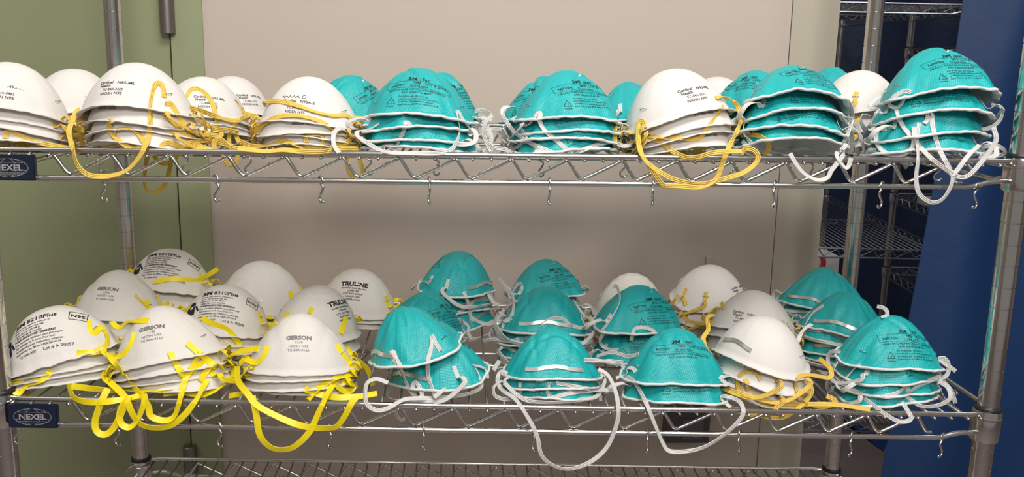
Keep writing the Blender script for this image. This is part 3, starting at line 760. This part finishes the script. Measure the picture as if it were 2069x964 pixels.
# ---------------------------------------------------------------- middle shelf
G4 = ['gers']*4
gp = 'grey-printed white'; pp = 'densely printed white'
stack('L3', 1, ['plus', 'ribw', 'plus'], (350, 503), 335, 4, 6, 8, 1., look=pp, where='the rear middle shelf stack near the left rear post', prints=['plusB', None, None])
stack('L6', 1, ['ribw', 'cardA'], (530, 529), 300, 165, 2, 2, 1.12, look='large plain white', where='the rear middle shelf pair with silver clip facing front', prints=[None, None])
stack('L8', 1, ['ribw', 'gers', 'gers'], (725, 545), 325, -4, 4, 0, 1., look='black-printed white', where='rear middle shelf stack right of the plain white pair', prints=['ribw', None, None])
stack('L12', 1, ['tealC', 'tealB', 'tealA'], (932, 507), 330, 238, 6, 4, 1.03, look=tl, where='the tall rear middle shelf stack left of centre')
stack('L13', 1, ['tealB', 'tealA', 'tealD'], (1103, 524), 340, 18, -2, 0, .95, look=tl, where='the rear middle shelf stack just right of centre')
stack('L16', 1, ['ribw', 'cardA', 'cardB'], (1280, 554), 320, 60, 2, 0, 1., look='plain white', where='the rear stack behind the dim teal printed one', prints=[None, None, None])
stack('L19', 1, ['cardB', 'cardA', 'cardB'], (1440, 536), 325, 48, 2, 0, 1.02, look=wc, where='the rear middle shelf stack before the cream pillar', prints=['cardC']*3)
stack('L22', 1, ['tealD', 'tealC', 'tealB'], (1668, 541), 325, 130, 0, 0, 1.04, look=tl, where='the rear middle shelf stack near the right rear post')
stack('L2', 1, ['gers', 'gers', 'gers'], (240, 546), 200, -6, 2, 2, .98, look=gp, where='the mid-depth stack behind the two left front ones')
stack('L5', 1, ['plus', 'gers', 'gers'], (462, 577), 195, 6, 7, 4, .98, look=[pp, gp, gp], where='the mid-depth stack with a red pen mark', prints=['plusB', 'gers', None])
stack('L7', 1, ['ribw', 'gers'], (650, 579), 185, 62, 8, 2, 1., look='ribbed white', where='the mid-depth pair behind the third left front stack', prints=['ribw', None])
stack('L11', 1, ['tealA', 'tealB'], (870, 590), 215, 60, 10, 0, .96, look=tl, where='the mid-depth pair behind the tilted teal front pair')
stack('L14', 1, ['tealC', 'tealA', 'tealB'], (1105, 579), 200, 178, 2, 2, 1., look=tl, where='the centre mid-depth stack with clip facing front')
stack('L17', 1, ['tealB', 'tealA'], (1298, 577), 185, 14, 4, 0, 1.02, look=tl, where='the mid-depth pair before the rear plain white stack')
stack('L20', 1, ['cardB', 'cardB', 'cardA', 'cardB'], (1530, 588), 200, -38, 4, 2, 1., look=wc, where='mid-depth middle shelf stack behind the white front one', prints=['cardC']*4)
stack('L23', 1, ['tealB', 'tealC', 'tealA', 'tealD'], (1715, 591), 195, 140, 4, 2, .98, look=tl, where='mid-depth stack before the right rear teal one')
stack('L1', 1, ['plus', 'gers', 'gers', 'gers'], (90, 623), 62, 8, -17, 4, 1.06, dx=4, look=[pp, gp, gp, gp], where='the front stack above the left maker plate', prints=['plus', None, None, None], flat=.3)
stack('L4', 1, G4, (315, 619), 62, 2, -12, 6, 1.05, dx=8, look=gp, where='the second front stack from the left', flat=.2)
stack('L9', 1, G4, (608, 634), 60, 6, 2, 0, 1.03, look=gp, where='the third front stack from the left')
stack('L10', 1, ['tealB', 'tealA'], (808, 621), 60, 120, -17, 6, 1.06, dx=30, look=tl, where='the tilted front pair left of the bare wires', flat=.6)
stack('L15', 1, ['tealC', 'tealA', 'tealB'], (1118, 663), 55, 180, 1, 4, .95, look=tl, where='the centre front stack with silver clip facing front')
stack('L18', 1, ['tealC', 'tealB'], (1370, 664), 52, -2, 1, 2, 1.03, look=tl, where='the front pair left of the white front stack')
stack('L21', 1, ['cardA', 'cardB', 'cardB'], (1548, 640), 58, 118, 4, 0, .98, look=wc, where='the white front stack between two teal ones', prints=['cardA', None, None])
stack('L24', 1, T4, (1808, 638), 60, 10, 4, 2, 1.04, look=tl, where='the front stack at middle shelf right end')
for b in BOT: print('STACK', *b)
# ---------------------------------------------------------------- elastic bands followed from the photograph
B = {
 ('U3', 0): [[(332,197),(331,185),(327,171),(320,167),(312,175),(305,210),(304,243),(299,279),(282,316),(256,344),(226,355),(199,357),(173,351),(154,329),(146,296),(139,266),(146,246),(154,226),(163,221)]],
 ('U3', 1): [[(229,243),(221,246),(222,259),(232,276),(252,293),(269,302),(289,296),(292,289),(279,269),(259,259),(236,261),(231,273)],
             [(334,211),(345,210),(362,236),(382,266),(395,296)]],
 ('U3', 2): [[(332,233),(352,249),(378,276),(405,296),(428,303)], [(327,298),(329,291),(342,288),(365,296),(398,301),(430,303)]],
 ('U1', 1): [[(134,252),(135,243),(143,236),(156,243),(166,253),(166,268)], [(123,292),(125,279),(139,274),(159,276),(168,294)]],
 ('U1', 2): [[(12,280),(13,266),(23,266),(50,279),(83,289),(116,296),(145,300)]],
 ('U1', 3): [[(30,298),(33,289),(42,291),(60,297)]],
 ('U4', 0): [[(378,196),(386,181),(400,180),(416,190),(430,210),(436,233),(440,256),(446,276)], [(383,218),(406,224),(433,234),(463,243),(486,243)]],
 ('U4', 1): [[(383,229),(406,246),(433,259),(459,263),(480,268)]],
 ('U4', 2): [[(400,272),(426,273),(446,274),(446,264),(433,263),(423,270)], [(380,290),(410,284),(440,288),(470,296)]],
 ('U5', 0): [[(474,200),(482,208),(490,226),(505,232),(520,236)]],
 ('U6', 0): [[(533,213),(539,205),(572,206),(606,215),(639,226),(672,233),(699,233),(715,246),(727,263)]],
 ('U6', 1): [[(506,273),(526,256),(552,239),(586,233),(619,236),(649,246),(672,259),(699,273),(716,280)], [(463,293),(463,273),(473,253),(493,236),(505,232)]],
 ('U6', 2): [[(486,286),(513,296),(546,293),(572,284),(599,293),(632,304),(659,299),(692,293),(728,289)],
             [(619,288),(619,276),(632,271),(649,273),(654,286),(645,299),(626,298),(617,291)], [(480,262),(478,275),(484,288),(500,294),(520,290)]],
 ('U6', 3): [[(433,303),(433,286),(446,281),(463,296),(483,301),(499,299),(520,304)], [(480,300),(506,303),(539,306),(572,303),(606,306),(650,307),(690,300),(725,300)], [(700,262),(712,275),(700,288),(680,292),(665,302)]],
 ('U8', 0): [[(950,259),(932,236),(929,228),(921,226),(924,232),(926,243),(929,266),(922,289),(906,306),(873,310),(833,310),(793,309),(766,303),(743,289),(723,276),(722,266),(733,263),(750,259),(766,249)]],
 ('U8', 1): [[(829,258),(826,250),(818,249),(816,263),(806,283),(796,306)], [(959,226),(976,223),(992,233),(989,243),(966,232)]],
 ('U8', 2): [[(750,243),(737,239),(727,253),(725,275),(735,296)], [(995,233),(982,246),(976,266),(982,286),(992,306)]],
 ('U8', 3): [[(763,306),(776,293),(790,293),(800,303)], [(685,309),(675,293),(674,273),(682,261),(695,261),(708,276),(728,299)], [(976,243),(992,273),(989,299),(975,308)]],
 ('U10', 0): [[(1058,253),(1066,251),(1076,243),(1086,228),(1093,228),(1090,243),(1100,263),(1123,283),(1146,303),(1159,310)],
              [(1038,217),(1026,215),(1015,223),(1017,236),(1030,256),(1046,273),(1066,286),(1093,299),(1119,309),(1136,311)]],
 ('U10', 1): [[(1068,250),(1051,248),(1055,263),(1066,283),(1093,305)], [(990,262),(1012,262),(1026,272),(1022,282)]],
 ('U10', 2): [[(1063,286),(1046,296),(1030,304)], [(1236,286),(1212,291),(1179,303),(1159,310),(1130,311)]],
 ('U10', 3): [[(1080,306),(1092,303),(1100,309)], [(985,290),(1000,299),(1020,302),(1035,310)]],
 ('U12', 0): [[(1299,258),(1301,246),(1291,246),(1289,263),(1291,293),(1300,319),(1320,339),(1353,359),(1386,369),(1419,372),(1446,366),(1472,359),(1502,349),(1525,332),(1532,316),(1522,303),(1506,301),(1497,312)],
              [(1446,198),(1459,195),(1482,206),(1494,223),(1496,246),(1486,273),(1472,299),(1459,332),(1449,359),(1432,372),(1406,379),(1379,377),(1353,376),(1340,374),(1326,356),(1310,332)]],
 ('U12', 1): [[(1462,215),(1446,236),(1426,263),(1409,281),(1379,279),(1346,278),(1306,276),(1280,284),(1260,296),(1260,310)]],
 ('U12', 2): [[(1250,275),(1257,264),(1280,269),(1306,279),(1333,286),(1359,306),(1386,318),(1413,317),(1436,310),(1472,306),(1499,306)], [(1243,249),(1242,273),(1243,303)]],
 ('U12', 3): [[(1496,273),(1532,274),(1552,289),(1552,303),(1542,312)], [(1486,240),(1482,258),(1492,270),(1500,262)]],
 ('U15', 0): [[(1506,225),(1503,210),(1513,203),(1520,206)], [(1696,196),(1712,203),(1722,226),(1719,253),(1706,286),(1689,306),(1666,310),(1646,306),(1626,298),(1606,303),(1573,301)]],
 ('U15', 1): [[(1512,243),(1503,252),(1506,273),(1526,296),(1556,303),(1586,306)], [(1702,233),(1726,246),(1739,276),(1745,303),(1742,315)]],
 ('U15', 2): [[(1596,310),(1609,332),(1626,352),(1652,364),(1672,359),(1679,346),(1692,329),(1706,310),(1700,304)], [(1699,233),(1719,266),(1722,296),(1716,312)]],
 ('U15', 3): [[(1500,285),(1515,300),(1550,306),(1600,308),(1650,311)], [(1712,286),(1704,300),(1690,312),(1700,330),(1712,340),(1720,318)]],
 ('U18', 0): [[(1790,184),(1774,198),(1758,212),(1764,218),(1794,216)], [(1841,188),(1836,185),(1825,185),(1806,196),(1796,210),(1810,218),(1821,210),(1829,194)],
              [(2003,210),(2022,218),(2024,237),(2007,255),(1983,263)]],
 ('U18', 1): [[(1812,222),(1821,249),(1845,281),(1877,316),(1908,340),(1932,356),(1955,356),(1979,332),(2003,301),(2013,281),(2007,257)],
              [(1868,250),(1874,240),(1877,226),(1883,228),(1884,253),(1896,297),(1916,336),(1926,352),(1955,316),(1979,293)]],
 ('U18', 2): [[(1857,249),(1853,281),(1855,320),(1851,360),(1857,391),(1881,409),(1904,403),(1922,375),(1924,352),(1910,336)], [(1791,261),(1776,261),(1770,281),(1782,304),(1810,314),(1833,308),(1845,293),(1847,257)]],
 ('U18', 3): [[(1770,304),(1754,304),(1748,316)], [(1983,297),(2015,295),(2032,308),(2015,315),(1995,314)]],
 ('L1', 0): [[(178,648),(181,667),(192,672),(205,661),(215,672),(218,693),(200,709),(174,713),(155,713)], [(-4,757),(4,763),(13,754),(14,748)]],
 ('L1', 1): [[(104,748),(87,767),(57,776),(39,796),(30,790)], [(-8,780),(0,776),(26,776),(48,769)]],
 ('L1', 2): [[(-6,795),(20,790),(45,794),(60,788)]],
 ('L4', 0): [[(272,672),(267,693),(248,717),(228,722)], [(213,711),(239,741),(265,776),(287,802),(300,822),(305,841),(331,850),(352,841),(365,802),(374,767),(392,737),(405,711)]],
 ('L4', 1): [[(344,711),(357,737),(374,759),(400,741),(426,724)], [(378,693),(409,719),(435,741)],
             [(418,767),(400,802),(374,837),(344,860),(313,865),(287,859),(270,841),(252,802),(226,776),(209,759),(226,741)]],
 ('L4', 2): [[(139,776),(148,802),(174,812),(209,812),(244,808),(279,800),(296,790),(330,792)], [(218,785),(205,811),(192,850),(196,872),(213,878),(231,863),(248,828),(261,802)], [(405,770),(420,745),(440,735),(452,750)]],
 ('L4', 3): [[(144,780),(183,785),(226,789),(261,785),(300,790),(350,788)], [(262,800),(244,828),(244,855),(262,864),(279,846),(292,811),(290,795)], [(330,795),(370,792),(410,798),(455,776)]],
 ('L9', 0): [[(542,700),(534,718),(518,733),(497,727),(484,735)], [(680,696),(693,718),(710,737),(728,744)], [(479,740),(481,770),(501,796),(518,818),(553,838),(592,855),(627,864),(658,865),(680,862),(697,840),(710,815),(722,800)]],
 ('L9', 1): [[(523,705),(492,709),(466,718),(466,735),(473,757),(462,761)], [(510,800),(518,840),(525,879),(545,903),(571,909),(597,901),(627,870),(645,831),(662,796),(680,766)]],
 ('L9', 2): [[(623,808),(645,783),(684,761),(715,757)], [(762,795),(728,801),(684,803),(649,798),(614,785)]],
 ('L9', 3): [[(462,800),(492,797),(512,803)], [(701,700),(710,718),(741,744),(754,779)], [(690,770),(715,780),(700,792),(680,780)]],
 ('L10', 0): [[(809,757),(800,735),(788,713),(796,712),(807,736),(815,759),(827,785),(846,806),(873,808)], [(890,709),(878,690),(873,678),(871,705),(865,728),(865,759),(875,789),(880,806)]],
 ('L10', 1): [[(784,774),(761,766),(742,774),(738,797),(742,818),(761,829),(784,825),(815,808),(846,805),(880,805),(915,801),(949,795),(972,782),(969,759),(957,736)],
              [(834,789),(834,776),(842,774),(853,797),(846,806)], [(900,785),(877,803)], [(957,738),(980,745),(984,765)]],
 ('L15', 0): [[(1025,755),(1013,750),(1005,767),(1013,786),(1042,808),(1066,843),(1085,881),(1094,920),(1118,941),(1152,948),(1195,932),(1228,901),(1247,853),(1249,820),(1242,786),(1228,758),(1209,746)]],
 ('L15', 1): [[(1052,772),(1049,796),(1037,804)], [(1123,774),(1161,781),(1190,786)]],
 ('L15', 2): [[(1109,772),(1106,791),(1111,803),(1118,803),(1161,793),(1209,789),(1247,788)], [(1009,729),(997,748)], [(1200,785),(1212,798),(1214,810)]],
 ('L18', 0): [[(1284,752),(1280,745),(1267,744),(1267,755),(1245,764)], [(1485,781),(1468,775),(1455,764),(1468,760),(1481,762),(1487,772)]],
 ('L18', 1): [[(1262,768),(1269,762),(1285,777),(1306,816),(1324,860),(1341,899),(1354,912),(1389,912),(1424,903),(1459,882),(1489,855),(1502,834),(1494,812),(1468,801),(1455,805),(1476,823)],
              [(1245,740),(1252,735),(1262,744)]],
 ('L21', 0): [[(1538,768),(1528,753),(1509,750),(1494,759),(1491,781),(1500,798),(1494,813)], [(1655,725),(1677,744),(1677,763),(1644,759),(1618,759),(1608,778),(1618,804),(1644,820),(1670,822),(1689,811),(1670,800)]],
 ('L21', 1): [[(1506,766),(1511,776),(1513,789)], [(1629,766),(1640,789),(1629,808),(1618,798)], [(1521,796),(1539,811),(1569,817),(1614,817),(1644,817),(1671,817),(1707,820),(1758,828)]],
 ('L24', 0): [[(1698,711),(1680,711),(1673,727),(1684,755),(1717,783),(1753,810),(1790,838),(1818,852),(1841,847),(1832,827),(1822,812)], [(1738,736),(1728,742),(1712,760),(1698,773)], [(1931,750),(1905,732),(1896,725),(1908,724),(1916,735),(1915,755),(1905,764)]],
 ('L24', 1): [[(1698,773),(1675,769),(1673,787),(1694,806),(1730,822),(1770,828)], [(1700,775),(1744,796),(1781,801),(1813,794),(1832,780),(1836,792),(1859,778),(1901,760)]],
 ('L24', 2): [[(1832,801),(1859,820),(1892,820),(1919,806),(1915,783),(1896,771)], [(1905,770),(1922,790),(1930,815)]],
 ('L5', 0): [[(409,641),(420,650),(435,656),(461,667),(479,689),(490,706)]],
 ('L2', 0): [[(274,595),(286,607),(298,619)]], ('L7', 0): [[(632,622),(629,628),(626,634)], [(699,642),(694,658),(688,674)]],
 ('L3', 0): [[(309,570),(352,563),(396,567),(420,556),(440,543)]], ('L2', 1): [[(226,650),(240,662),(262,650),(300,648)]],
 ('L12', 0): [[(936,590),(940,597),(946,613),(950,636),(955,650)], [(1007,563),(1030,590),(1038,609),(1034,640)]],
 ('L12', 1): [[(984,590),(990,600),(998,612),(1012,618)], [(950,640),(969,651),(992,655),(1007,643),(1019,624)]],
 ('L11', 0): [[(930,647),(946,659),(946,674),(955,686)], [(925,632),(945,622),(960,606),(985,598)]],
 ('L11', 1): [[(976,690),(1000,684),(1015,674),(1019,651),(1034,643)]],
 ('L14', 0): [[(1030,648),(1018,653),(1013,676),(1023,700),(1042,710)], [(1190,640),(1200,656),(1196,676),(1186,688)]],
 ('L14', 1): [[(1094,657),(1110,646),(1123,643),(1140,646),(1152,657),(1180,664)], [(976,688),(1000,686),(1030,690),(1050,684)]],
 ('L13', 0): [[(1030,600),(1040,583),(1052,572),(1056,586),(1050,596)], [(1155,600),(1170,625),(1185,645)]],
 ('L17', 0): [[(1240,577),(1248,581),(1252,607),(1241,633),(1226,655),(1215,668)], [(1276,688),(1278,675),(1284,664),(1302,662),(1324,670)], [(1372,622),(1391,633),(1391,655),(1380,662)]],
 ('L17', 1): [[(1206,720),(1237,712),(1267,720),(1290,716)], [(1180,728),(1224,729),(1258,733)], [(1222,668),(1212,690),(1225,704),(1250,706)]],
 ('L20', 0): [[(1442,636),(1438,637),(1429,643),(1431,666),(1422,680),(1423,692),(1438,714)]], ('L19', 0): [[(1377,600),(1384,607),(1386,617)], [(1457,611),(1460,617),(1463,626)]],
 ('L19', 1): [[(1380,640),(1397,651),(1420,653),(1442,651)]],
 ('L23', 0): [[(1664,617),(1643,631),(1630,650),(1624,663)], [(1772,619),(1788,624),(1793,636),(1780,641)]],
 ('L22', 0): [[(1640,655),(1622,668),(1612,690)]], ('L22', 1): [[(1590,650),(1600,668),(1615,678)]],
}
for (own, k), L in B.items():
    for j, pts in enumerate(L):
        band(own, k, pts, lift=1.0+.9*j, tw=.62, w0=j*2.1+len(pts)*.7+own.__len__())
# loops that slip down between the deck wires and hang behind the front rail
band('U3', 3, [(300,312),(295,329),(292,356),(294,379),(305,389),(322,385),(335,369),(345,332),(346,312)], Y=95, tw=.7)
band('U4', 2, [(310,310),(314,319),(325,329),(342,329),(355,319),(358,310)], Y=130, tw=.3)
band('U6', 3, [(700,312),(702,322),(705,346),(715,359),(727,359),(733,346),(728,329),(724,312)], Y=40, tw=.7)
band('U6', 2, [(450,310),(455,325),(462,333),(475,331),(480,318),(478,308)], Y=150, tw=.7)
band('L10', 1, [(802,808),(800,835),(811,849),(822,840),(830,815)], Y=40, tw=.7)
band('U18', 3, [(1822,318),(1828,330),(1834,338)], Y=60, wd=7)

for o in bpy.data.objects:
    if o.parent is None and 'label' in o and len(o['label'].replace('-', ' ').split()) > 16: print('LONG', o['label'])
